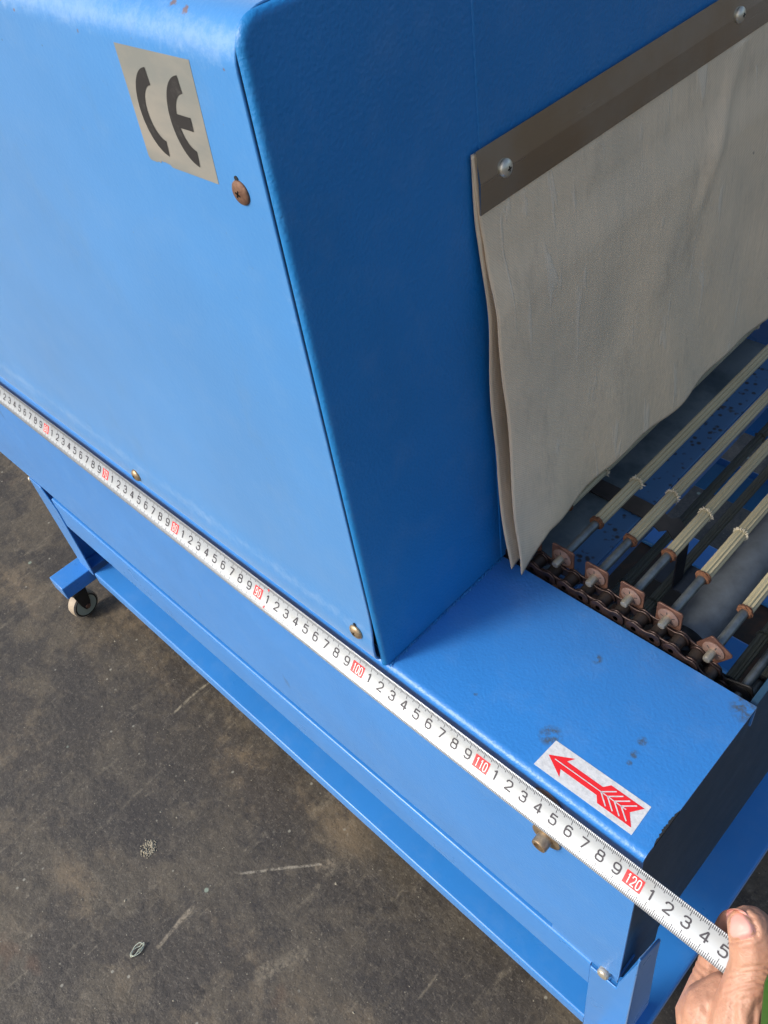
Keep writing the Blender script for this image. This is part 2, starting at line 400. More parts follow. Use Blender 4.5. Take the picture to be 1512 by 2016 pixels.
def arc(cx, cy, r, a0, a1, n=6):
    return [(cx + r * math.cos(rad(a0 + (a1 - a0) * i / n)), cy + r * math.sin(rad(a0 + (a1 - a0) * i / n))) for i in range(n + 1)]
def empty(name, loc, label, cat, group=None):
    o = bpy.data.objects.new(name, None); S.collection.objects.link(o)
    o.location = loc; o['label'] = label; o['category'] = cat
    if group: o['group'] = group
    o.empty_display_size = 0.05
    return o
def tag(o, label, cat, group=None):
    o['label'] = label; o['category'] = cat
    if group: o['group'] = group
    return o

# ------------------------------------------------------------------ floor
FZ = -0.430
g = MB().add([(-30, -30, FZ), (30, -30, FZ), (30, 30, FZ), (-30, 30, FZ)], [(0, 1, 2, 3)]).build('floor', M_floor)
g['kind'] = 'structure'

# ------------------------------------------------------------------ the machine
mc = empty('packing_machine', (0, 0, 0), 'blue steel shrink tunnel machine with open rod conveyor, grey cloth curtain and frame on casters', 'machine')
X0, XE, XC = 0.19, 1.200, 1.0207
YB = 0.47
# conveyor housing: fascia + ledge in one bent sheet
t = 0.0015
r = 0.0055
poly = [(0.0, -0.200)] + arc(r, -r, r, 180, 90, 7) + arc(0.113 - 0.001, -0.001, 0.001, 90, 0, 2) + [(0.113, -0.020), (0.113 - t, -0.020), (0.113 - t, -t)] \
     + arc(r, -r, r - t, 90, 180, 5) + [(t, -0.1985), (0.02, -0.1985), (0.02, -0.200)]
MB().prism(poly, 'x', X0, XE).build('conveyor_housing', M_ledge, mc, smooth=True)
# end plate, a hair behind the bent sheet's end, with its dropped corner tab
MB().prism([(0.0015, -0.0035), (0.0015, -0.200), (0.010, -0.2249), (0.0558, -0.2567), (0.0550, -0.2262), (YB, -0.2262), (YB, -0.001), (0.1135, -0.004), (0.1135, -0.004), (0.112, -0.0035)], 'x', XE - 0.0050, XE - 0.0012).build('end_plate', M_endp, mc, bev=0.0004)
# ragged dark edge where the ledge paint is broken away
rr = random.Random(3)
mb = MB()
for y0, y1, w in ((0.010, 0.034, 0.0012),):
    n = 26; top = []; bot = []
    for i in range(n + 1):
        y = y0 + (y1 - y0) * i / n
        k = max(0.0, math.sin(math.pi * i / n)) ** 0.5
        top.append((XE - w * k * (0.5 + 0.9 * rr.random()), y)); bot.append((XE + 0.0001, y))
    for i in range(n):
        a, b, c_, d = top[i], top[i + 1], bot[i + 1], bot[i]
        k0 = len(mb.v)
        mb.v += [(*a, 0.00025), (*b, 0.00025), (*c_, 0.00025), (*d, 0.00025), (c_[0], c_[1], -0.003), (d[0], d[1], -0.003)]
        mb.f += [(k0, k0 + 1, k0 + 2, k0 + 3), (k0 + 3, k0 + 2, k0 + 4, k0 + 5)]
mb.build('chipped_edge', M_grime, mc)
# far side housing of the conveyor
MB().prism([(YB, -0.02), (YB, 0.0), (YB + 0.06, 0.0), (YB + 0.06, -0.2), (YB + 0.058, -0.2), (YB + 0.058, -0.0015), (YB + 0.0015, -0.0015), (YB + 0.0015, -0.02)], 'x', X0, XE).build('far_housing', M_paint, mc)

# cabinet (tunnel hood)
CX0 = 0.37
YC = 0.53
ZT = 0.363
MB().box(CX0 + 0.003, XC - 0.0035, 0.006, 0.02, 0.004, ZT - 0.008).build('hood_core', M_grime, mc)
# front cover with rolled bottom and rounded top
poly = arc(0.0050, 0.0125, 0.0090, 275, 180, 10) + [(-0.0040, 0.018), (-0.0036, 0.024), (-0.0024, 0.034), (-0.0017, 0.044), (-0.0015, 0.056), (-0.0015, 0.28)] + arc(0.0150, ZT - 0.0165, 0.0165, 180, 90, 10) + [(0.10, ZT), (0.10, ZT - t)] \
     + arc(0.0150, ZT - 0.0165, 0.0150, 90, 180, 8) + [(0, 0.28), (0, 0.056), (-0.0002, 0.044), (-0.0009, 0.034), (-0.0021, 0.024), (-0.0025, 0.018)] + arc(0.0050, 0.0125, 0.0075, 180, 275, 8)
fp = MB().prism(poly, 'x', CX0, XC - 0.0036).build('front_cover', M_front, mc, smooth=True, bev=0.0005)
# end wall near part with rounded front edge; roof beyond the cover
def endwall(x, name, mat, y0, y1, z0, z1, rr=0.0032, rt=0.010):
    # outline in yz with rounded upper front corner, edge rolled back
    out = [(y0, z0), (y1, z0), (y1, z1)] + arc(y0 + rt, z1 - rt, rt, 90, 180, 8)
    inn = [(y0 + rr, z0), (y1, z0), (y1, z1 - rr)] + arc(y0 + rt, z1 - rt, rt - rr, 90, 180, 8)
    mb = MB(); n = len(out); k = 6; rows = []
    for j in range(k + 1):
        a = rad(90 * j / k)
        rows.append([(x - rr + rr * math.sin(a), o[0] + (i_[0] - o[0]) * (1 - math.cos(a)), o[1] + (i_[1] - o[1]) * (1 - math.cos(a))) for o, i_ in zip(out, inn)])
    v = [p for r_ in rows for p in r_]
    f = [(j * n + i, j * n + (i + 1) % n, (j + 1) * n + (i + 1) % n, (j + 1) * n + i) for j in range(k) for i in range(n)]
    f.append(tuple(k * n + i for i in range(n)))
    return mb.add(v, f).build(name, mat, mc, smooth=True)
endwall(XC + 0.0003, 'end_wall', M_side, -0.0005, 0.1115, 0.0006, ZT - 0.0006)
# overlapped inner sheet beyond the seam
MB().prism([(0.1105, 0.242), (YC, 0.242), (YC, ZT - 0.002), (0.1105, ZT - 0.002)], 'x', XC - 0.004, XC + 0.0009).build('end_wall_header', M_side, mc, bev=0.0007)
MB().box(XC - 0.004, XC + 0.0009, 0.1105, 0.1165, 0.0005, 0.2415).build('opening_flange', M_side, mc, bev=0.0006)
MB().box(XC - 0.004, XC + 0.0005, 0.465, YC, 0.0008, 0.2415).build('far_end_wall', M_side, mc)
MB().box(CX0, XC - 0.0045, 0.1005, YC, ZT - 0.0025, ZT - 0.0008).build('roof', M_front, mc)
MB().box(CX0, XC - 0.0045, YC - 0.002, YC, 0.002, ZT - 0.003).build('rear_cover', M_paint, mc)
MB().box(CX0, CX0 + 0.002, 0.012, YC - 0.0025, 0.004, ZT - 0.003).build('far_end_cover', M_paint, mc)
MB().box(CX0 + 0.003, XC - 0.005, 0.112, 0.114, 0.001, ZT - 0.004).build('tunnel_liner', M_black, mc)
# dried bead of sealant along the foot of the end wall
rr = random.Random(11)
mb = MB()
for i in range(90):
    y = 0.002 + 0.108 * i / 89
    mb.lathe([(0.0001, 0), (0.0004 + 0.0007 * rr.random(), 0.0002), (0.0001, 0.0006 + 0.0006 * rr.random())], (XC + 0.0006 + 0.0012 * rr.random(), y, 0.0001), (0, 0.3, 1), 6)
mb.build('sealant_bead', M_side, mc, smooth=True)

def dome_screw(p, ax, r, h, mat, parent, rot=0.4, name='screw'):
    """pan head screw: dome and a cross recess as sub-part"""
    prof = [(r * 0.98, 0.0), (r, h * 0.15)] + [(r * math.cos(rad(a)), h * (0.15 + 0.85 * math.sin(rad(a)))) for a in (15, 30, 45, 60, 75, 86)]
    o = MB().lathe(prof, p, ax, 28).build(name, mat, parent, smooth=True)
    ax = Vector(ax).normalized(); u = ax.orthogonal().normalized(); u.rotate(Matrix.Rotation(rot, 3, ax)); w = ax.cross(u)
    P = Vector(p)
    mb = MB()
    for a, b in ((u, w), (w, u)):
        L, W_ = r * 0.30, r * 0.085
        v = []
        for z_ in (h * 0.80, h * 1.0):
            for sx, sy in ((-1, -1), (1, -1), (1, 1), (-1, 1)):
                v.append(P + a * L * sx + b * W_ * sy + ax * (z_ if z_ < h * 0.9 else h * 1.006))
        mb.add(v, [(0, 3, 2, 1), (4, 5, 6, 7), (0, 1, 5, 4), (1, 2, 6, 5), (2, 3, 7, 6), (3, 0, 4, 7)])
    mb.build('cross_recess', M_cross, o)
    return o
s1 = dome_screw((1.0013, -0.0014, 0.3015), (0, -1, 0), 0.0049, 0.0020, M_rustscrew, fp)
s1['label'] = 'rusty brown screw under the grey sticker'
dome_screw((0.7612, -0.0036, 0.0170), (0, -1, 0.05), 0.0052, 0.0034, M_brass, fp)
dome_screw((1.0037, -0.0034, 0.0262), (0, -1, 0.05), 0.0052, 0.0028, M_brass, fp)
# little slot above each screw
for x, z in ((1.0013, 0.3068), (1.0037, 0.0322)):
    MB().lathe([(0.0011, 0), (0.0011, 0.0004)], (x - 0.0008, -0.00145 if z > 0.2 else -0.0030, z), (0, -1, 0), 12).build('slot_hole', M_grime, fp)

# ---- conformity sticker on the front cover
Yf = -0.0015
def qmap(c4):
    (a, b, c_, d) = [Vector(p) for p in c4]      # TL TR BR BL
    return lambda s, t_: (a * (1 - s) + b * s) * (1 - t_) + (d * (1 - s) + c_ * s) * t_
ce = qmap([(0.9423, Yf, 0.3462), (0.9905, Yf, 0.3468), (0.9875, Yf, 0.3014), (0.9402, Yf, 0.3010)])
rr = random.Random(5)
n = 40
bot = [(i / n, 1.0 - (0.0 if not 5 < i < 14 else rr.random() * 0.03)) for i in range(n, -1, -1)]
bot[-1] = (0.0, 0.965); bot[-2] = (0.02, 0.995)
outl = [(0, 0), (1, 0)] + bot
mb = MB()
k = len(outl)
P = [ce(*p) for p in outl]
mb.add([p + Vector((0, -0.00012, 0)) for p in P] + [p + Vector((0, 0.0001, 0)) for p in P], [tuple(range(k))] + [(i, (i + 1) % k, (i + 1) % k + k, i + k) for i in range(k)])
st = mb.build('conformity_sticker', M_ce, mc)
def ring_seg(mb, cx, cy, ro, ri, a0, a1, n=40, squash=1.0):
    for i in range(n):
        q4 = []
        for rr_, aa in ((ro, i), (ro, i + 1), (ri, i + 1), (ri, i)):
            a = rad(a0 + (a1 - a0) * aa / n)
            q4.append((cx + rr_ * math.cos(a) * squash, cy - rr_ * math.sin(a)))
        mb.append(q4)
quads = []
# the two marks, in sticker units (s right, t down)
ring_seg(quads, 0.395, 0.52, 0.380, 0.238, 97, 263, 40, 0.76)
ring_seg(quads, 0.825, 0.52, 0.380, 0.238, 97, 263, 40, 0.76)
quads.append([(0.60, 0.47), (0.83, 0.47), (0.83, 0.585), (0.60, 0.585)])
mb = MB()
for q4 in quads:
    mb.add([ce(*p) + Vector((0, -0.00026 if len(quads) and q4 is not quads[-1] else -0.00030, 0)) for p in q4], [(0, 1, 2, 3)])
mb.build('conformity_mark', M_ceb, st)

# ---- arrow label on the ledge
Z1 = 0.00015
al = qmap([(1.1284, 0.0257, Z1), (1.1881, 0.0262, Z1), (1.1887, 0.0072, Z1), (1.1276, 0.0066, Z1)])
P = [al(*p) for p in ((0, 0), (1, 0), (1, 1), (0, 1))]
lb = MB().add([p for p in P] + [p - Vector((0, 0, 0.0002)) for p in P], [(0, 1, 2, 3), (0, 4, 5, 1), (1, 5, 6, 2), (2, 6, 7, 3), (3, 7, 4, 0)]).build('direction_label', M_label, mc)
up = lambda p, dz: tuple(p + Vector((0, 0, dz)))
red = [[(0.040, 0.50), (0.245, 0.13), (0.205, 0.345), (0.205, 0.50)], [(0.040, 0.50), (0.205, 0.50), (0.205, 0.655), (0.245, 0.87)],
       [(0.205, 0.345), (0.585, 0.345), (0.585, 0.655), (0.205, 0.655)],
       [(0.585, 0.345), (0.63, 0.16), (0.965, 0.16), (0.885, 0.50), (0.585, 0.50)], [(0.585, 0.50), (0.885, 0.50), (0.965, 0.84), (0.63, 0.84), (0.585, 0.655)]]
mb = MB()
for q4 in red: mb.add([up(al(*p), 0.00012) for p in q4], [tuple(range(len(q4)))])
mb.build('red_arrow', M_labelred, lb)
mb = MB()
def seg_line(a, b, w=0.018):
    a = Vector(a); b = Vector(b); asp = 3.1
    d = Vector(((b.x - a.x) * asp, b.y - a.y)).normalized(); nrm = Vector((-d.y / asp, d.x)) * w
    mb.add([up(al(*(p)), 0.00024) for p in (a + nrm, b + nrm, b - nrm, a - nrm)], [(0, 1, 2, 3)])
seg_line((0.11, 0.50), (0.85, 0.50), 0.014)
for i in range(4):
    x = 0.60 + 0.068 * i
    seg_line((x, 0.49), (x + 0.10, 0.225)); seg_line((x, 0.51), (x + 0.10, 0.775))
mb.build('arrow_highlight', M_label, lb)

# ---- fascia bolts
def cap_bolt(x, z, mat, wr):
    w = MB().lathe([(0.003, 0), (wr, 0.0), (wr, 0.0012), (wr * 0.93, 0.0015), (0.003, 0.0015)], (x, -0.0001, z), (0, -1, 0), 32).build('washer', mat, mc, smooth=True)
    b = MB().lathe([(0.0049, 0.0), (0.0050, 0.0062), (0.0046, 0.0070), (0.0030, 0.0071), (0.0028, 0.0040)], (x, -0.0017, z), (0, -1, 0.0), 24).build('socket_bolt', mat, mc, smooth=True)
    return b
cap_bolt(1.1418, -0.0605, M_brass, 0.0098)
MB().lathe([(0.003, 0), (0.0095, 0.0), (0.0095, 0.0008), (0.003, 0.0008)], (1.1425, -0.0001, -0.0130), (0, -1, 0), 32).build('washer', M_wash, mc, smooth=True)
# hex bolt under the fascia corner
MB().lathe([(0.0042, 0.0), (0.0044, 0.0035), (0.0036, 0.0048), (0.0002, 0.0054)], (1.190, 0.0012, -0.2065), (0, -1, 0.1), 20).build('corner_screw', M_zinc, mc, smooth=True)
MB().lathe([(0.0035, 0.0), (0.0036, 0.003), (0.0028, 0.004), (0.0002, 0.0045)], (0.3935, 0.002, -0.206), (-0.5, -1, 0.1), 20).build('corner_screw', M_zinc, mc, smooth=True)

# ------------------------------------------------------------------ stand
fr = MB()
def angle_rail(name, x0, x1, ztop, h, y=0.0, depth=0.03):
    rr_ = 0.0022
    p = [(y, ztop - h)] + arc(y + rr_, ztop - rr_, rr_, 180, 90, 5) + [(y + depth, ztop), (y + depth, ztop - 0.002), (y + 0.002, ztop - 0.002 - 0.001), (y + 0.002, ztop - h)]
    return MB().prism(p, 'x', x0, x1).build(name, M_paint, mc, smooth=True)
angle_rail('upper_rail', 0.4350, 1.1788, -0.2140, 0.045)
angle_rail('lower_rail', 0.4330, 1.1788, -0.3520, 0.018, 0.0, 0.05)
MB().prism([(1.1455, -0.2005), (1.1990, -0.2005), (1.1990, -0.2145), (1.1455, -0.2145)], 'y', 0.0016, 0.003).build('packing_plate', M_paint, mc, bev=0.0003)
# front right leg (angle with a cut top)
lg = MB()
lg.prism([(1.1795, -0.2150), (1.1795, -0.3700), (1.2140, -0.3700), (1.2110, -0.1340), (1.2033, -0.1870), (1.2012, -0.2005), (1.200, -0.2150)], 'y', -0.0016, 0.0004)
lg.prism([(0.0004, -0.1345), (0.027, -0.1600), (0.0290, -0.2000), (0.0440, -0.3700), (0.0004, -0.3700)], 'x', 1.2092, 1.2112)
lg.build('leg', M_paint, mc, bev=0.0009)
# front left leg
lg = MB()
lg.prism([(0.3955, -0.2010), (0.4005, -0.3560), (0.4320, -0.3560), (0.4375, -0.2300), (0.4228, -0.2010)], 'y', -0.0014, 0.0006)
lg.prism([(0.0006, -0.2010), (0.030, -0.2010), (0.030, -0.356), (0.0006, -0.3560)], 'x', 0.3985, 0.4005)
lg.build('leg', M_paint, mc, bev=0.0008)
for x0 in (0.395, 1.182):
    lg = MB().box(x0, x0 + 0.03, 0.498, 0.5, -0.37, -0.2005)
    lg.box(x0, x0 + 0.002, 0.47, 0.4975, -0.37, -0.2005)
    lg.build('leg', M_paint, mc, bev=0.0006)
MB().box(0.4255, 1.1815, 0.458, 0.4965, -0.370, -0.350).build('rear_rail', M_paint, mc, bev=0.002)
MB().box(0.4255, 1.1815, 0.485, 0.4965, -0.260, -0.2145).build('rear_rail', M_paint, mc, bev=0.002)
MB().box(1.079, 1.109, 0.355, 0.400, -0.3702, -0.3502).build('cross_bracket', M_paint, mc, bev=0.003)
# end rails at floor level
MB().box(1.1550, 1.2200, 0.0022, 0.4575, -0.3710, -0.3530).build('end_rail', M_paint, mc, bev=0.0025, seg=3)
q = NT('rusty_tray')
c = q.mix(q.ramp(q.noise(11, 5, 0.65), [(0.45, 0.0), (0.68, 1.0)]), (0.030, 0.020, 0.011), (0.15, 0.055, 0.016))
M_tray = q.out(c, 0.7, 0.0, q.bump(q.noise(70, 4, 0.6), 0.001, 0.6))
MB().box(0.432, 1.1535, 0.052, 0.4570, -0.3560, -0.3545).build('drip_tray', M_tray, mc)
# feet (box tubes along y) and casters
def foot(x0, x1, y0, y1):
    f = MB().box(x0, x1, y0, y1, -0.3735, -0.3525)
    return f.build('foot_tube', M_paint, mc, bev=0.0012)
foot(0.3885, 0.4210, -0.0420, 0.54)
foot(1.1895, 1.2200, -0.0420, -0.0025)
foot(1.1895, 1.2200, 0.4985, 0.54)
def caster(x, y, ang):
    e = MB().lathe([(0.012, 0), (0.012, 0.004), (0.007, 0.006), (0.007, 0.009)], (0, 0, -0.3825), (0, 0, 1), 20)
    c0 = e.build('caster', M_black, mc, smooth=True, loc=(x, y, 0)); c0.rotation_euler.z = ang
    f = MB()
    for sx in (-0.0098, 0.0082):
        f.prism([(-0.010, -0.3825), (0.010, -0.3825), (0.007, -0.405), (0.0035, -0.4150), (-0.0035, -0.4150), (-0.007, -0.405)], 'x', sx, sx + 0.0016)
    f.box(-0.0098, 0.0098, -0.010, 0.010, -0.3840, -0.3822)
    f.build('fork', M_black, c0, bev=0.0004)
    w = MB().lathe([(0.0165, -0.0070), (0.0190, -0.0058), (0.0195, -0.002), (0.0195, 0.002), (0.0190, 0.0058), (0.0165, 0.0070)], (0, 0, -0.4104), (1, 0, 0), 40)
    w = w.build('wheel', M_tread, c0, smooth=True)
    h = MB()
    h.lathe([(0.0150, 0), (0.0150, 0.0004)], (0.0069, 0, -0.4104), (1, 0, 0), 32)
    h.build('wheel_hub', M_hub, c0, smooth=True)
    MB().lathe([(0.0170, 0.0), (0.0170, 0.0004), (0.0152, 0.0004), (0.0152, 0.0)], (0.0069, 0, -0.4104), (1, 0, 0), 32, cap=False).build('wheel_rim', M_black, c0)
    MB().lathe([(0.0034, -0.0115), (0.0034, 0.0115)], (0, 0, -0.4104), (1, 0, 0), 16).build('axle', M_rustscrew, c0, smooth=True)
    return c0
caster(0.4040, -0.0255, rad(8))
caster(0.4040, 0.52, rad(-20))
caster(1.2050, 0.52, rad(30))
caster(1.2050, -0.0255, rad(-12))

# ------------------------------------------------------------------ conveyor
SX, SZ, RHO = 1.140, -0.036, 0.037
PITCH = 0.0127
def on_path(s, off=0.0):
    """s: distance along the chain, 0 at the top tangent point; returns x, z, angle"""
    if s <= 0: return SX + s, SZ + RHO + off, 0.0
    L = math.pi * RHO
    if s < L:
        a = s / RHO
        return SX + (RHO + off) * math.sin(a), SZ + (RHO + off) * math.cos(a), a
    return SX - (s - L), SZ - RHO - off - 0.012 * min(1, (s - L) / 0.05), math.pi
ch = MB().box(0.98, 1.135, 0.1135, 0.1142, -0.026, -0.010).build('chain_guide', M_black, mc)
cn = None
s_first = -0.0048 - 12 * PITCH
pins = MB()
roll_pos = []
for i in range(30):
    s = s_first + PITCH * i - 0.003
    x, z, a = on_path(s)
    roll_pos.append((x, z, a))
    if x > 0.97: pins.lathe([(0.0018, 0), (0.0018, 0.0130)], (x, 0.1148, z), (0, 1, 0), 10)
cn = pins.build('conveyor_chain', M_chain, mc, smooth=True)
# one roller and one link, then copies
def link_outline(L=PITCH, R0=0.0056, waist=0.0038):
    pts = []
    for i in range(13):
        a = rad(90 + 180 * i / 12); pts.append((R0 * math.cos(a), R0 * math.sin(a)))
    pts += [(L * 0.35, -waist), (L * 0.65, -waist)]
    for i in range(13):
        a = rad(-90 + 180 * i / 12); pts.append((L + R0 * math.cos(a), R0 * math.sin(a)))
    pts += [(L * 0.65, waist), (L * 0.35, waist)]
    return pts
base_roll = MB().lathe([(0.0043, 0), (0.0043, 0.0072)], (0, 0, 0), (0, 1, 0), 20).build('roller', M_roller, cn, smooth=True)
base_link = MB().prism(link_outline(), 'y', 0.0, 0.0013).build('link_plate', M_chain, cn, bev=0.0004)
first_r = first_l = True
def put(o, loc, roty):
    o.location = loc; o.rotation_euler = (0, roty, 0)
for i, (x, z, a) in enumerate(roll_pos[:-1]):
    if x < 0.975: continue
    o = base_roll if first_r else base_roll.copy()
    if not first_r: S.collection.objects.link(o); o.parent = cn
    first_r = False
    put(o, (x, 0.1178, z), 0)
    x2, z2, a2 = roll_pos[i + 1]
    ang = -math.atan2(z2 - z, x2 - x)
    for yy in ((0.1148, 0.1268) if i % 2 else (0.1162, 0.1252)):
        o = base_link if first_l else base_link.copy()
        if not first_l: S.collection.objects.link(o); o.parent = cn
        first_l = False
        put(o, (x, yy, z), ang)
# carrier plates with speed washer, rods with fibre sleeves
def rod_set(s, top=True):
    x, z, a = on_path(s, 0.011)
    rd = MB().lathe([(0.0029, 0), (0.0029, 0.37)], (0, 0.1285, 0), (0, 1, 0), 16).build('conveyor_rod', M_rod, mc, smooth=True)
    rd.location = (x, 0, z)
    rd.rotation_euler = (0, a, 0)
    rr2 = random.Random(int(s * 1e5) & 0xffff)
    y1, y2 = 0.166 + rr2.uniform(-.003, .003), 0.211 + rr2.uniform(-.005, .005)
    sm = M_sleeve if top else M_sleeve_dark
    for (ya, yb, r0) in ((y1, y2 + 0.0012, 0.00415), (y2 - 0.001, 0.4175, 0.00385), (0.4165, 0.462, 0.0041)):
        MB().lathe([(r0, ya), (r0, yb)], (0, 0, 0), (0, 1, 0), 22, flute=0.19).build('fibre_sleeve', sm, rd)
    # ring of rust where the bare rod enters the sleeve
    mb = MB()
    seg = 14
    prof = []
    for j in range(7):
        prof.append((0.0042 + 0.0006 * math.sin(math.pi * j / 6), y1 - 0.0012 + 0.0026 * j / 6))
    mb.lathe(prof, (0, 0, 0), (0, 1, 0), 22)
    mb.v = [(v[0] * (1 + rr2.uniform(-.10, .16)), v[1] + rr2.uniform(-.0006, .0006), v[2] * (1 + rr2.uniform(-.10, .16))) for v in mb.v]
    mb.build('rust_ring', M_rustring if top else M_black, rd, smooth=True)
    for yc in (y2, 0.4170):
        mb = MB()
        for j in range(80):                              # frayed strand ends
            aa = 2 * math.pi * j / 80 + rr2.uniform(-.08, .08)
            tilt = rr2.uniform(-0.9, 0.9)
            d = Vector((math.cos(aa), tilt * 0.6, math.sin(aa))).normalized()
            L = rr2.uniform(0.0010, 0.0021) * (1.5 if rr2.random() < 0.08 else 1)
            o = Vector((math.cos(aa), 0, math.sin(aa))) * 0.0036 + Vector((0, yc + rr2.uniform(-.0008, .0008), 0))
            mb.lathe([(0.00042, 0), (0.00038, L * 0.6), (0.00015, L)], o, d, 5)
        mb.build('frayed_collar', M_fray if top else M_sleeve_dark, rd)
    # plate
    w = 0.0084
    c45 = 0.0012
    sq = [(-w, -w + c45), (-w + c45, -w), (w - c45, -w), (w, -w + c45), (w, w - c45), (w - c45, w), (-w + c45, w), (-w, w - c45)]
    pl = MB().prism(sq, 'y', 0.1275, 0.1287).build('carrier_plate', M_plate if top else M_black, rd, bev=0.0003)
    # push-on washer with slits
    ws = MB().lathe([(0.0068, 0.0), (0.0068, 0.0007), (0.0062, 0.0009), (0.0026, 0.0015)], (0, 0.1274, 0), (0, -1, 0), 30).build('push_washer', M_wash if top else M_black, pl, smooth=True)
    mb = MB()
    for j in range(5):
        aa = rad(30 + 72 * j)
        d = Vector((math.cos(aa), 0, math.sin(aa))); n_ = Vector((-math.sin(aa), 0, math.cos(aa))) * 0.00032
        p0 = Vector((0, 0.12590, 0)) + d * 0.0024; p1 = Vector((0, 0.12620, 0)) + d * 0.0050
        q_ = Vector((0, 0.0003, 0))
        mb.add([p0 - n_ , p1 - n_, p1 + n_, p0 + n_, p0 - n_ + q_, p1 - n_ + q_, p1 + n_ + q_, p0 + n_ + q_], [(0, 1, 2, 3), (4, 7, 6, 5), (0, 4, 5, 1), (1, 5, 6, 2), (2, 6, 7, 3), (3, 7, 4, 0)])
    mb.build('washer_slit', M_grime, pl)
    MB().lathe([(0.0026, 0.0), (0.0026, 0.0070), (0.0022, 0.0080), (0.0010, 0.0081)], (0, 0.1270, 0), (0, -1, 0), 18).build('rod_end', M_rodend if top else M_rod, pl, smooth=True)
    return rd
ROD = 0.0254
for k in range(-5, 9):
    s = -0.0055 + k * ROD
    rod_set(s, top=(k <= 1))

# drum, sprocket and shaft
MB().lathe([(0.0165, 0), (0.0165, 0.29)], (1.1385, 0.150, SZ), (0, 1, 0), 40).build('head_drum', M_drum, mc, smooth=True)
MB().lathe([(0.007, 0), (0.007, 0.025)], (1.1385, 0.1245, SZ), (0, 1, 0), 20).build('head_shaft', M_black, mc, smooth=True)
mb = MB()
teeth = 18
pf = []
for i in range(teeth * 4):
    a = 2 * math.pi * i / (teeth * 4)
    rr_ = (0.0315, 0.0365, 0.0385, 0.0345)[i % 4]
    pf.append((SX + rr_ * math.cos(a) * 0.93, SZ + rr_ * math.sin(a) * 0.93))
mb.prism(pf, 'y', 0.1195, 0.1235)
mb.build('sprocket', M_black, mc)
# bearing block hidden in the corner
MB().box(1.165, 1.185, 0.1145, 0.1345, -0.060, -0.022).build('bearing_block', M_black, mc, bev=0.002)
# slide bed below the rods
q = NT('worn_slide_bed')
sx_ = q.n('ShaderNodeSeparateXYZ'); q.l(q.obj, sx_.inputs[0])
edge = q.math('ADD', q.math('MULTIPLY', q.math('SUBTRACT', sx_.outputs['X'], 1.0420), 220.0), q.math('MULTIPLY', q.math('SUBTRACT', q.noise(34, 5, 0.6), 0.5), 2.6))
mask = q.ramp(edge, [(0.0, 0.0), (0.6, 1.0)])
blot = q.ramp(q.noise(26, 4, 0.6), [(0.60, 0.0), (0.63, 1.0)])
spk = q.ramp(q.vor(190, vec=None), [(0.22, 1.0), (0.40, 0.0)])
spk = q.math('MULTIPLY', spk, q.ramp(q.noise(55, 3, 0.6), [(0.44, 0.0), (0.50, 1.0)]))
cb = q.mix(spk, (0.06, 0.17, 0.36), (0.035, 0.045, 0.06))
cb = q.mix(blot, cb, (0.05, 0.06, 0.075))
cg = q.mix(q.ramp(q.noise(24, 5, 0.6), [(0.4, 0.0), (0.6, 1.0)]), (0.22, 0.27, 0.28), (0.10, 0.14, 0.155))
c = q.mix(mask, cg, cb)
M_bed = q.out(c, 0.42, 0.0, q.bump(q.noise(80, 4, 0.6), 0.0008, 0.6))
MB().box(0.985, 1.0640, 0.135, 0.44, -0.0225, -0.0205).build('slide_bed', M_bed, mc, bev=0.0006)
MB().box(1.0622, 1.0640, 0.135, 0.44, -0.050, -0.0230).build('slide_bed_lip', M_dirty, mc)
# curved strap crossing below the rods
pts = [(0.99, -0.0195)] + [(1.055, -0.0195)] + [(1.062 + 0.030 * math.sin(rad(a)), -0.0495 + 0.030 * math.cos(rad(a))) for a in range(6, 91, 7)] + [(1.092, -0.085)]
mb = MB()
for i, (x, z) in enumerate(pts):
    yc = 0.2195 + (0.006 if i > 6 else 0)
    k0 = len(mb.v)
    nx = 0.0008 if i > 5 else 0.0
    mb.v += [(x, yc - 0.0075, z), (x, yc + 0.0075, z), (x + nx, yc + 0.0075, z + 0.001), (x + nx, yc - 0.0075, z + 0.001)]
    if i:
        a = k0 - 4
        for j in range(4): mb.f.append((a + j, a + (j + 1) % 4, k0 + (j + 1) % 4, k0 + j))
mb.build('guide_strap', M_strap, mc, smooth=True)
mb = MB().box(1.066, 1.10, 0.2330, 0.2620, -0.1050, -0.1030)
mb.build('strap_bracket', M_drum, mc, bev=0.001)

# ------------------------------------------------------------------ curtain
prof = [(1.0232, 0.2778), (1.0250, 0.2640), (1.0243, 0.2490), (1.0252, 0.2487), (1.0260, 0.2640), (1.0241, 0.2781)]
cs = MB().prism(prof, 'x', 0, 1)
mb = MB()
n = len(prof)
v = [(x, 0.1048, z) for x, z in prof] + [(x, 0.50, z) for x, z in prof]
mb.add(v, [tuple(range(n)), tuple(range(2 * n - 1, n - 1, -1))] + [(i, (i + 1) % n, (i + 1) % n + n, i + n) for i in range(n)])
strip = mb.build('curtain_strip', M_strip, mc)
for y in (0.1222, 0.3278):
    dome_screw((1.0258, y, 0.2642), (1, 0, 0.05), 0.0042, 0.0028, M_zinc, strip, 0.9)
def lerp_tab(tab, z):
    for (z0, x0), (z1, x1) in zip(tab, tab[1:]):
        if z0 >= z >= z1:
            k = (z0 - z) / (z0 - z1); k = k * k * (3 - 2 * k) * 0.5 + k * 0.5
            return x0 + (x1 - x0) * k
    return tab[-1][1]
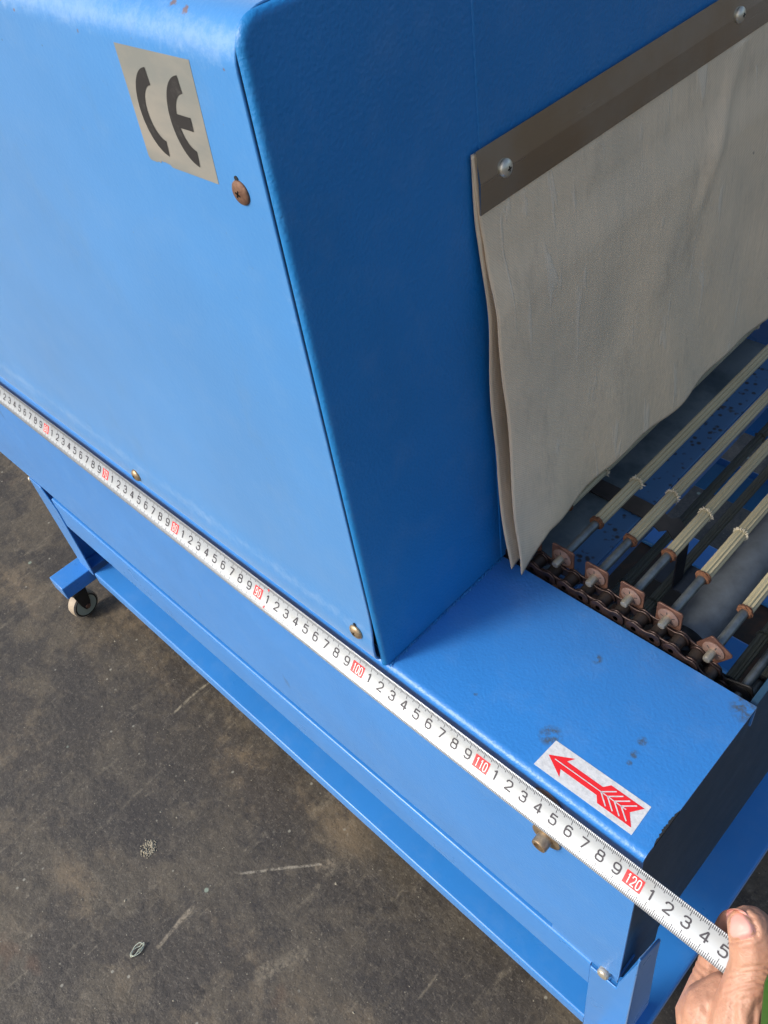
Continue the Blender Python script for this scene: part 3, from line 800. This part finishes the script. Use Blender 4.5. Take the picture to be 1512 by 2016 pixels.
def cloth(name, tab, yl, bottom, thick, seed, amp):
    NY, NZ = 150, 120
    V = []
    ztop = 0.2765
    for j in range(NZ + 1):
        for i in range(NY + 1):
            y = yl + (0.455 - yl) * i / NY
            zb = bottom(y)
            t_ = j / NZ
            z = ztop + (zb - ztop) * t_
            y2 = y + (0.0012 * math.sin(z * 60 + seed) * (1 - i / NY) if i < 8 else 0)
            k = min(1, max(0, (0.25 - z) / 0.22))
            x = lerp_tab(tab, z)
            x += amp * k * (0.0020 * math.sin((y - 0.12) * 38 + 1.6 + z * 6) + 0.0012 * math.sin(y * 90 + z * 22 + seed))
            # pulled fold below the second fixing screw, slanting down
            yf = 0.345 - (0.262 - z) * 0.55
            x += amp * 0.0035 * math.exp(-((y - yf) / 0.009) ** 2) * math.exp(-((z - 0.205) / 0.05) ** 2)
            x += amp * 0.003 * k * math.exp(-((y - yf + 0.03) / 0.02) ** 2) * math.exp(-((z - 0.16) / 0.06) ** 2)
            x += amp * 0.0012 * noise.noise(Vector((y * 22 + seed, z * 13, 0)))
            if z > 0.2485: x = min(x, 1.0229 + (0.2785 - z) * 0.03)
            V.append((x, y2, z))
    F = [(j * (NY + 1) + i, j * (NY + 1) + i + 1, (j + 1) * (NY + 1) + i + 1, (j + 1) * (NY + 1) + i) for j in range(NZ) for i in range(NY)]
    o = MB().add(V, F).build(name, M_cloth, mc, smooth=True)
    m = o.modifiers.new('thickness', 'SOLIDIFY'); m.thickness = thick; m.offset = 0
    return o
tab_f = [(0.28, 1.0225), (0.262, 1.0236), (0.2485, 1.0240), (0.2255, 1.0261), (0.1947, 1.0323), (0.164, 1.0335), (0.132, 1.0349), (0.059, 1.0382), (0.0, 1.0415)]
tab_b = [(0.28, 1.0220), (0.262, 1.0226), (0.2456, 1.0229), (0.2328, 1.0237), (0.19, 1.0258), (0.155, 1.0256), (0.085, 1.0256), (0.0, 1.0345)]
def bot_f(y):
    b = 0.0205 + 0.0010 * math.sin(y * 60) + 0.0012 * math.sin(y * 23 + 2)
    k = min(1, max(0, (0.135 - y) / 0.030))
    return b * (1 - k) + 0.0035 * k
cloth('curtain', tab_b, 0.1041, lambda y: min(bot_f(y), 0.018) + 0.0005, 0.0006, 2.3, 0.5)
cloth('curtain', tab_f, 0.1044, bot_f, 0.0006, 0.4, 1.0)

# ------------------------------------------------------------------ tape measure
tm = empty('tape_measure', (1.252, -0.007, -0.015), 'white steel tape measure blade stretched along the blue machine front, numbers in centimetres', 'tape measure')
TK = [(0.19, -0.0085, -0.0125, -0.0285), (0.50, -0.0077, -0.0128, -0.0229), (0.69, -0.0044, -0.0135, -0.0201), (0.9976, -0.0014, -0.0158, -0.0152), (1.1967, -0.0001, -0.0155, -0.0137), (1.33, -0.0001, -0.0155, -0.0137)]
def rx(s):
    tb = [(0.1, 0.003), (0.6, 0.003), (0.8, 0.0025), (0.9, 0.0030), (1.0, 0.0027), (1.1, 0.0028), (1.2, 0.0011), (1.25, -0.0004), (1.4, -0.001)]
    for (a, p), (b, q_) in zip(tb, tb[1:]):
        if a <= s <= b: return s + p + (q_ - p) * (s - a) / (b - a)
    return s
def blade(s, t_, lift=0.0):
    for a, b in zip(TK, TK[1:]):
        if a[0] <= s <= b[0]: break
    k = (s - a[0]) / (b[0] - a[0])
    uz = a[1] + (b[1] - a[1]) * k; ly = a[2] + (b[2] - a[2]) * k; lz = a[3] + (b[3] - a[3]) * k
    U = Vector((s, -0.0040, uz)); L = Vector((s, ly, lz))
    w = (U - L).normalized()
    nrm = Vector((0, -abs(w.z), abs(w.y)))
    sag = 0.0013 * 4 * t_ * (1 - t_)
    return L + (U - L) * t_ + nrm * (lift - sag) - tm.location
NS, NTT = 230, 12
S0, S1 = 0.19, 1.292
V = [blade(S0 + (S1 - S0) * i / NS, j / NTT) for i in range(NS + 1) for j in range(NTT + 1)]
F = [(i * (NTT + 1) + j, i * (NTT + 1) + j + 1, (i + 1) * (NTT + 1) + j + 1, (i + 1) * (NTT + 1) + j) for i in range(NS) for j in range(NTT)]
bl = MB().add(V, F).build('blade', M_tape, tm, smooth=True)
m = bl.modifiers.new('thickness', 'SOLIDIFY'); m.thickness = 0.00018; m.offset = 0
W = 0.0178
mb = MB()
for mm in range(480, 1285):
    x = rx(mm / 1000.0)
    w = 0.00018
    for side in (0, 1):
        if mm % 10 == 0: L = 0.0047 if side else 0.0044
        elif mm % 5 == 0: L = 0.0036 if side else 0.0036
        else: L = 0.0026
        t0, t1 = (0.002, L / W) if side == 0 else (1 - L / W, 0.998)
        tt = [t0 + (t1 - t0) * k / 3 for k in range(4)]
        v = []
        for a in tt: v += [blade(x - w, a, 0.00018), blade(x + w, a, 0.00018)]
        mb.add(v, [(0, 1, 3, 2), (2, 3, 5, 4), (4, 5, 7, 6)])
mb.build('graduations', M_tick, bl)
# digits drawn as strokes: (points in a unit box, closed?)
def rr_box(x0, y0, x1, y1, r_=0.26, n=4):
    out = []
    for cx_, cy_, a0 in ((x1 - r_, y1 - r_, 0), (x0 + r_, y1 - r_, 90), (x0 + r_, y0 + r_, 180), (x1 - r_, y0 + r_, 270)):
        out += arc(cx_, cy_, r_, a0, a0 + 90, n)
    return out + [out[0]]
DG = {'0': [rr_box(0, 0, 1, 1, 0.34)],
 '1': [[(0.30, 0.80), (0.62, 1.0), (0.62, 0.0)]],
 '2': [[(0.02, 0.74), (0.04, 0.86)] + arc(0.34, 0.70, 0.30, 120, 90, 2) + arc(0.68, 0.72, 0.28, 90, -50, 8) + [(0.0, 0.0), (1.0, 0.0)]],
 '3': [[(0.04, 0.82), (0.10, 0.93), (0.28, 1.0)] + arc(0.68, 0.77, 0.23, 90, -70, 6) + [(0.62, 0.54), (0.36, 0.54)], [(0.62, 0.54)] + arc(0.70, 0.28, 0.28, 70, -90, 7) + [(0.28, 0.0), (0.08, 0.08), (0.0, 0.22)]],
 '4': [[(0.74, 0.0), (0.74, 1.0), (0.62, 1.0), (0.0, 0.28), (1.05, 0.28)]],
 '5': [[(0.94, 1.0), (0.14, 1.0), (0.06, 0.56), (0.30, 0.64)] + arc(0.68, 0.32, 0.32, 90, -90, 8) + [(0.24, 0.0), (0.07, 0.07), (0.0, 0.2)]],
 '6': [[(0.92, 0.90), (0.74, 1.0)] + arc(0.36, 0.66, 0.34, 90, 180, 4) + [(0.02, 0.30)] + arc(0.32, 0.30, 0.30, 180, 270, 4) + arc(0.68, 0.30, 0.30, 270, 450, 8) + [(0.30, 0.60), (0.10, 0.50)]],
 '7': [[(0.0, 1.0), (1.0, 1.0), (0.36, 0.0)]],
 '8': [rr_box(0.06, 0.54, 0.94, 1.0, 0.22), rr_box(0.0, 0.0, 1.0, 0.54, 0.26)],
 '9': [[(0.08, 0.10), (0.26, 0.0)] + arc(0.64, 0.34, 0.34, -90, 0, 4) + [(0.98, 0.70)] + arc(0.68, 0.70, 0.30, 0, 90, 4) + arc(0.32, 0.70, 0.30, 90, 270, 8) + [(0.70, 0.40), (0.90, 0.50)]]}
def put_digit(mb, c_, xc, t_c, w, h, sw, lift):
    for line in DG[c_]:
        P2 = [Vector((xc + (a - 0.5) * w, (b - 0.5) * h)) for a, b in line]
        for a, b in zip(P2, P2[1:]):
            d = b - a
            if d.length < 1e-6: continue
            d.normalize(); n2 = Vector((-d.y, d.x)) * sw
            e = d * sw * 0.35
            quad = [a - e - n2, b + e - n2, b + e + n2, a - e + n2]
            mb.add([blade(p.x, t_c + p.y / W, lift) for p in quad], [(0, 1, 2, 3)])
num = MB()
for cm in range(48, 129):
    x = rx(cm / 100.0)
    if cm % 10:
        put_digit(num, str(cm % 10), x, 0.50, 0.0039, 0.0056, 0.00043, 0.00028)
        continue
    tx = str(cm); bw = 0.0051 if cm >= 100 else 0.0042
    bx = MB()
    v = []
    N = 4
    for k in range(N + 1):
        tt = 0.50 + (-0.5 + k / N) * 0.0076 / W
        v += [blade(x - bw, tt, 0.00022), blade(x + bw, tt, 0.00022)]
    bx.add(v, [(2 * k, 2 * k + 1, 2 * k + 3, 2 * k + 2) for k in range(N)])
    nred = len(bx.f)
    st_ = 0.0029 if cm >= 100 else 0.0033
    for i, c_ in enumerate(tx):
        put_digit(bx, c_, x + (i - (len(tx) - 1) / 2) * st_, 0.50, 0.0019, 0.0054, 0.00026, 0.00036)
    o = bx.build('decade_block', M_red, bl)
    o.data.materials.append(M_white)
    for p in o.data.polygons:
        if p.index >= nred: p.material_index = 1
num.build('numerals', M_tick, bl)
# small red stud marks near 90
mb = MB()
for tt in (0.87, 0.16):
    for k in range(6):
        a = math.pi * k / 6
        L_, w_ = 0.0010, 0.00012
        pts4 = []
        for sx_2, sy_2 in ((-1, -1), (1, -1), (1, 1), (-1, 1)):
            dx = math.cos(a) * L_ * sx_2 - math.sin(a) * w_ * sy_2; dy = math.sin(a) * L_ * sx_2 + math.cos(a) * w_ * sy_2
            pts4.append(blade(rx(0.9095) + dx, tt + dy / W, 0.0003))
        mb.add(pts4, [(0, 1, 2, 3)])
mb.build('stud_mark', M_red, bl)
# green case that the blade runs into
ea = Vector((0.711, 0.691, -0.132)); eb = Vector((-0.438, 0.582, 0.685)); ec = ea.cross(eb).normalized()
O = Vector((1.2668, -0.0200, 0.035)) + ea * 0.0028
mb = MB()
poly = []
for cxp, cyp, a0 in ((0.050, -0.050, -90), (0.050, -0.014, 0), (0.014, -0.014, 90), (0.010, -0.050, 180)):
    poly += arc(cxp, cyp, 0.013 if cxp > 0.012 else 0.012, a0, a0 + 90, 6)
V = [O + ea * a + eb * b + ec * sg - tm.location for sg in (-0.012, 0.014) for a, b in poly]
k = len(poly)
mb.add(V, [tuple(range(k)), tuple(range(2 * k - 1, k - 1, -1))] + [(i, (i + 1) % k, (i + 1) % k + k, i + k) for i in range(k)])
mb.build('case', M_green, tm, bev=0.004, seg=3)

# ------------------------------------------------------------------ hand
# joint chains in millimetres (x, y, z, radius)
CH = {
'thumb': [(1254.6, 0.2, 11.3, 10.6), (1259.6, -4.3, 6.2, 11.2), (1263.2, -9.7, 1.4, 10.8), (1265.1, -20.9, -5.5, 10.5), (1271.0, -31.3, -16.2, 14.2), (1288.7, -41.7, -36.1, 19.4)],
'index': [(1246.5, 6.8, -15.1, 7.6), (1247.5, -0.7, -23.1, 7.9), (1248.8, -8.6, -31.6, 8.7), (1252.4, -17.9, -34.4, 10.8), (1258.1, -30.3, -39.3, 15.1), (1281.2, -43.3, -59.2, 21.7)],
'web': [(1258.2, -20.4, -20.8, 9.5), (1259.5, -30.2, -26.4, 15.6), (1273.8, -35.5, -40.4, 21.3), (1297.1, -56.6, -51.5, 24.0)],
'middle': [(1255.7, 9.0, -44.6, 7.7), (1252.0, 2.0, -51.5, 8.5), (1251.8, -12.0, -57.0, 9.3), (1259.1, -23.4, -58.2, 13.9), (1281.2, -43.3, -59.2, 20.0)],
'ring': [(1263.1, 14.0, -69.6, 7.7), (1258.1, 8.1, -74.8, 8.3), (1257.3, -6.8, -80.4, 9.1), (1265.9, -18.8, -83.0, 11.8), (1285, -42, -72, 20)],
'little': [(1272.7, 16.1, -92.4, 6.8), (1268.9, 13.4, -99.5, 7.4), (1268.0, -0.7, -104.5, 8.5), (1276.2, -16.3, -102.0, 11.2), (1290, -42, -85, 19)],
'arm': [(1281.2, -43.3, -59.2, 22), (1297.1, -56.6, -51.5, 24.0), (1337.4, -99.1, -52.0, 24.0), (1410, -180, -60, 32), (1480, -260, -70, 38)]}
bmh = bmesh.new()
def capsule(p0, r0, p1, r1):
    d = p1 - p0; L = d.length; k = max(2, int(L / (min(r0, r1) * 0.22)))
    for i in range(k + 1):
        t_ = i / k
        mat = Matrix.Translation(p0 + d * t_)
        bmesh.ops.create_icosphere(bmh, subdivisions=2, radius=r0 + (r1 - r0) * t_, matrix=mat)
for nm, cpts in CH.items():
    for a, b in zip(cpts, cpts[1:]):
        capsule(Vector(a[:3]) / 1000, a[3] / 1000, Vector(b[:3]) / 1000, b[3] / 1000)
hm = bpy.data.meshes.new('hand'); bmh.to_mesh(hm); bmh.free()
tmp = bpy.data.objects.new('hand_tmp', hm); S.collection.objects.link(tmp)
md = tmp.modifiers.new('r', 'REMESH'); md.mode = 'VOXEL'; md.voxel_size = 0.0008; md.adaptivity = 0
sm_ = tmp.modifiers.new('s', 'SMOOTH'); sm_.factor = 0.6; sm_.iterations = 9
dg = bpy.context.evaluated_depsgraph_get(); dg.update()
me = bpy.data.meshes.new_from_object(tmp.evaluated_get(dg))
bpy.data.objects.remove(tmp)
# creases and folds, worked in the hand's own frame
def seg_t(p, a, b):
    d = b - a; t_ = (p - a).dot(d) / d.length_squared; return t_, (p - (a + d * max(0, min(1, t_)))).length
TH = [Vector(c_[:3]) / 1000 for c_ in CH['thumb']]
IX = [Vector(c_[:3]) / 1000 for c_ in CH['index']]
HB = Vector((0.55, -0.43, 0.716)).normalized()         # back-of-hand direction
TA = (TH[0] - TH[3]).normalized()
TS = TA.cross(HB).normalized()
nrms = [v.normal.copy() for v in me.vertices]
for v, nn in zip(me.vertices, nrms):
    p = v.co
    if (p - TH[2]).length > 0.075: continue
    d = 0.0
    up_ = max(0.0, nn.dot(HB))
    # transverse creases over the thumb joint
    u = (p - TH[0]).dot(TA); sdp = (p - TH[1]).dot(TS)
    near = min(seg_t(p, TH[i], TH[i + 1])[1] for i in range(4))
    if near < 0.0145:
        for c0, dep, wd in ((-0.0115, 0.0008, 0.0009), (-0.0140, 0.0010, 0.0008), (-0.0163, 0.0009, 0.0008), (-0.0187, 0.0011, 0.0009), (-0.0215, 0.0005, 0.0010), (-0.0250, 0.0004, 0.0012)):
            uu = u - c0 + 1.2 * sdp * sdp / 0.02 + 0.0005 * noise.noise(p * 300 + Vector((c0 * 900, 0, 0)))
            d -= dep * math.exp(-(uu / wd) ** 2) * up_
        d += 0.0004 * math.exp(-((u + 0.018) / 0.006) ** 2) * up_
    # tendon ridges and loose skin below
    fz = 1.0 / (1.0 + math.exp((u + 0.026) / 0.003))
    q_ = p.dot(TS) * 1.0
    d += fz * up_ * (0.0019 * noise.noise(Vector((q_ * 150 + 3.0 * noise.noise(p * 45), u * 38, 0.3))) + 0.0013 * noise.noise(Vector((q_ * 330, u * 90, 2.0))))
    iu = min(seg_t(p, IX[i], IX[i + 1])[1] for i in range(4))
    if iu < 0.0135:
        w2 = (p - IX[2]).dot((IX[1] - IX[3]).normalized())
        for c0 in (-0.001, -0.004, -0.007): d -= 0.0004 * math.exp(-((w2 - c0) / 0.0008) ** 2)
    v.co = p + nn * d
hand = bpy.data.objects.new('hand', me); S.collection.objects.link(hand)
me.name = 'hand'
me.materials.clear(); me.materials.append(M_skin)
for p in me.polygons: p.use_smooth = True
tag(hand, 'bare hand pinching the end of the white tape between thumb and forefinger', 'hand')
# nail: outline dropped on to the thumb along the back-of-hand direction
NO = [(1242.6, -7.8, 29.4), (1243.9, -5.2, 30.0), (1245.8, -2.9, 29.9), (1249.1, -1.1, 28.4), (1253.4, -0.7, 25.4), (1256.4, -1.9, 22.3), (1258.2, -3.6, 20.0), (1257.0, -6.1, 19.4), (1255.2, -8.6, 19.3), (1253.2, -11.5, 19.1), (1251.1, -14.2, 19.1), (1249.0, -13.7, 21.0), (1247.1, -12.5, 23.2), (1244.7, -10.3, 26.3)]
NO = [Vector(p) / 1000 for p in NO]
cen = sum(NO, Vector()) / len(NO)
ray = Vector((-0.045, 0.392, -0.919)).normalized()
# skin fold round the nail
def flat(p): return p - ray * (p - cen).dot(ray)
NF = [flat(cen + (p - cen) * 0.97) for p in NO]
nr2 = [v.normal.copy() for v in me.vertices]
for v, nn in zip(me.vertices, nr2):
    if (v.co - cen).length > 0.03 or nn.dot(ray) > -0.15: continue
    fp_ = flat(v.co)
    dd = min(seg_t(fp_, NF[i], NF[(i + 1) % len(NF)])[1] for i in range(len(NF)))
    inside = (fp_ - cen).length < min((a_ - cen).length for a_ in NF) or False
    low = 1.0 if (fp_ - cen).dot(Vector((-0.438, 0.582, 0.685))) < 0.006 else 0.35
    v.co += nn * low * (-0.0009 * math.exp(-(dd / 0.0008) ** 2) + 0.00035 * math.exp(-((dd - 0.0022) / 0.0011) ** 2))
bvh = BVHTree.FromPolygons([v.co.copy() for v in me.vertices], [tuple(p.vertices) for p in me.polygons])
V = []; F = []
RG = 8
m_ = len(NO)
for j in range(RG + 1):
    for p in NO:
        q3 = cen + (p - cen) * (0.95 * j / RG)
        hit = bvh.ray_cast(q3 - ray * 0.06, ray)
        P3 = hit[0] if hit[0] is not None else q3
        k = 1 - 0.6 * (j / RG) ** 3
        V.append(P3 - ray * (0.0000 + 0.0006 * k))
for j in range(RG):
    for i in range(m_): F.append((j * m_ + i, j * m_ + (i + 1) % m_, (j + 1) * m_ + (i + 1) % m_, (j + 1) * m_ + i))
nl = MB().add(V, F).build('thumbnail', M_nail, hand, smooth=True)
sb = nl.modifiers.new('sub', 'SUBSURF'); sb.levels = 1; sb.render_levels = 2

# ------------------------------------------------------------------ litter on the floor
def shaving(cx, cy, sc, seed, label, name='plastic_shaving', cat='scrap', loops=1.6, mat=M_paper):
    rr3 = random.Random(seed)
    pts = []
    n = 90
    for i in range(n):
        a = 2 * math.pi * loops * i / n
        k1 = 0.45 + 0.55 * abs(math.sin(i * 0.21 + 1)); pts.append(Vector((cx + sc * 0.42 * math.cos(a) * k1 + sc * 0.25 * i / n, cy + sc * math.sin(a) * (0.55 + 0.45 * k1) + 0.0004 * rr3.random(), FZ + 0.0012 + 0.002 * abs(math.sin(a * 0.7)))))
    mb = MB()
    for a, b in zip(pts, pts[1:]):
        d = (b - a)
        if d.length > 1e-6: mb.lathe([(0.00045, -0.0001), (0.00045, d.length + 0.0001)], a, d, 5)
    return tag(mb.build(name, mat, smooth=True), label, cat)
shaving(0.8163, -0.2261, 0.0085, 4, 'thin pale green curled strip lying on the dark floor', loops=2.3)

# pale crumbly ring of dried filler
rr4 = random.Random(8)
mb = MB()
for i in range(230):
    a = rr4.gauss(1.0, 1.6); R0 = abs(rr4.gauss(0.0056, 0.0019))
    r0 = rr4.uniform(0.0003, 0.0011) * (1.6 if rr4.random() < 0.1 else 1)
    mb.lathe([(r0 * 0.4, 0), (r0, r0 * 0.5), (r0 * 0.7, r0 * 1.1), (r0 * 0.2, r0 * 1.3)], (0.740 + R0 * math.cos(a), -0.1588 + R0 * math.sin(a) * 1.05, FZ), (0.2, 0.1, 1), 6)
M_fill = plain('dried_filler', (0.30, 0.27, 0.20), 0.85)
tag(mb.build('filler_crumb_ring', M_fill), 'small pale crumbly ring of dried filler stuck to the floor', 'crumbs')
# grit scattered over the floor: nobody could count it
mb = MB()
for i in range(800):
    x = rr4.uniform(0.3, 1.25); y = rr4.uniform(-0.45, 0.25)
    r0 = rr4.uniform(0.0003, 0.0009) * (1.9 if rr4.random() < 0.05 else 1)
    k0 = len(mb.v); nn = 5; ph = rr4.uniform(0, 6)
    mb.v += [(x + r0 * math.cos(ph + 6.283 * j / nn) * rr4.uniform(0.6, 1.3), y + r0 * math.sin(ph + 6.283 * j / nn) * rr4.uniform(0.6, 1.3), FZ + 0.0001) for j in range(nn)] + [(x, y, FZ + r0 * 0.7)]
    mb.f += [(k0 + j, k0 + (j + 1) % nn, k0 + nn) for j in range(nn)]
gr = mb.build('floor_grit', plain('pale_grit', (0.24, 0.22, 0.17), 0.8))
gr['kind'] = 'stuff'
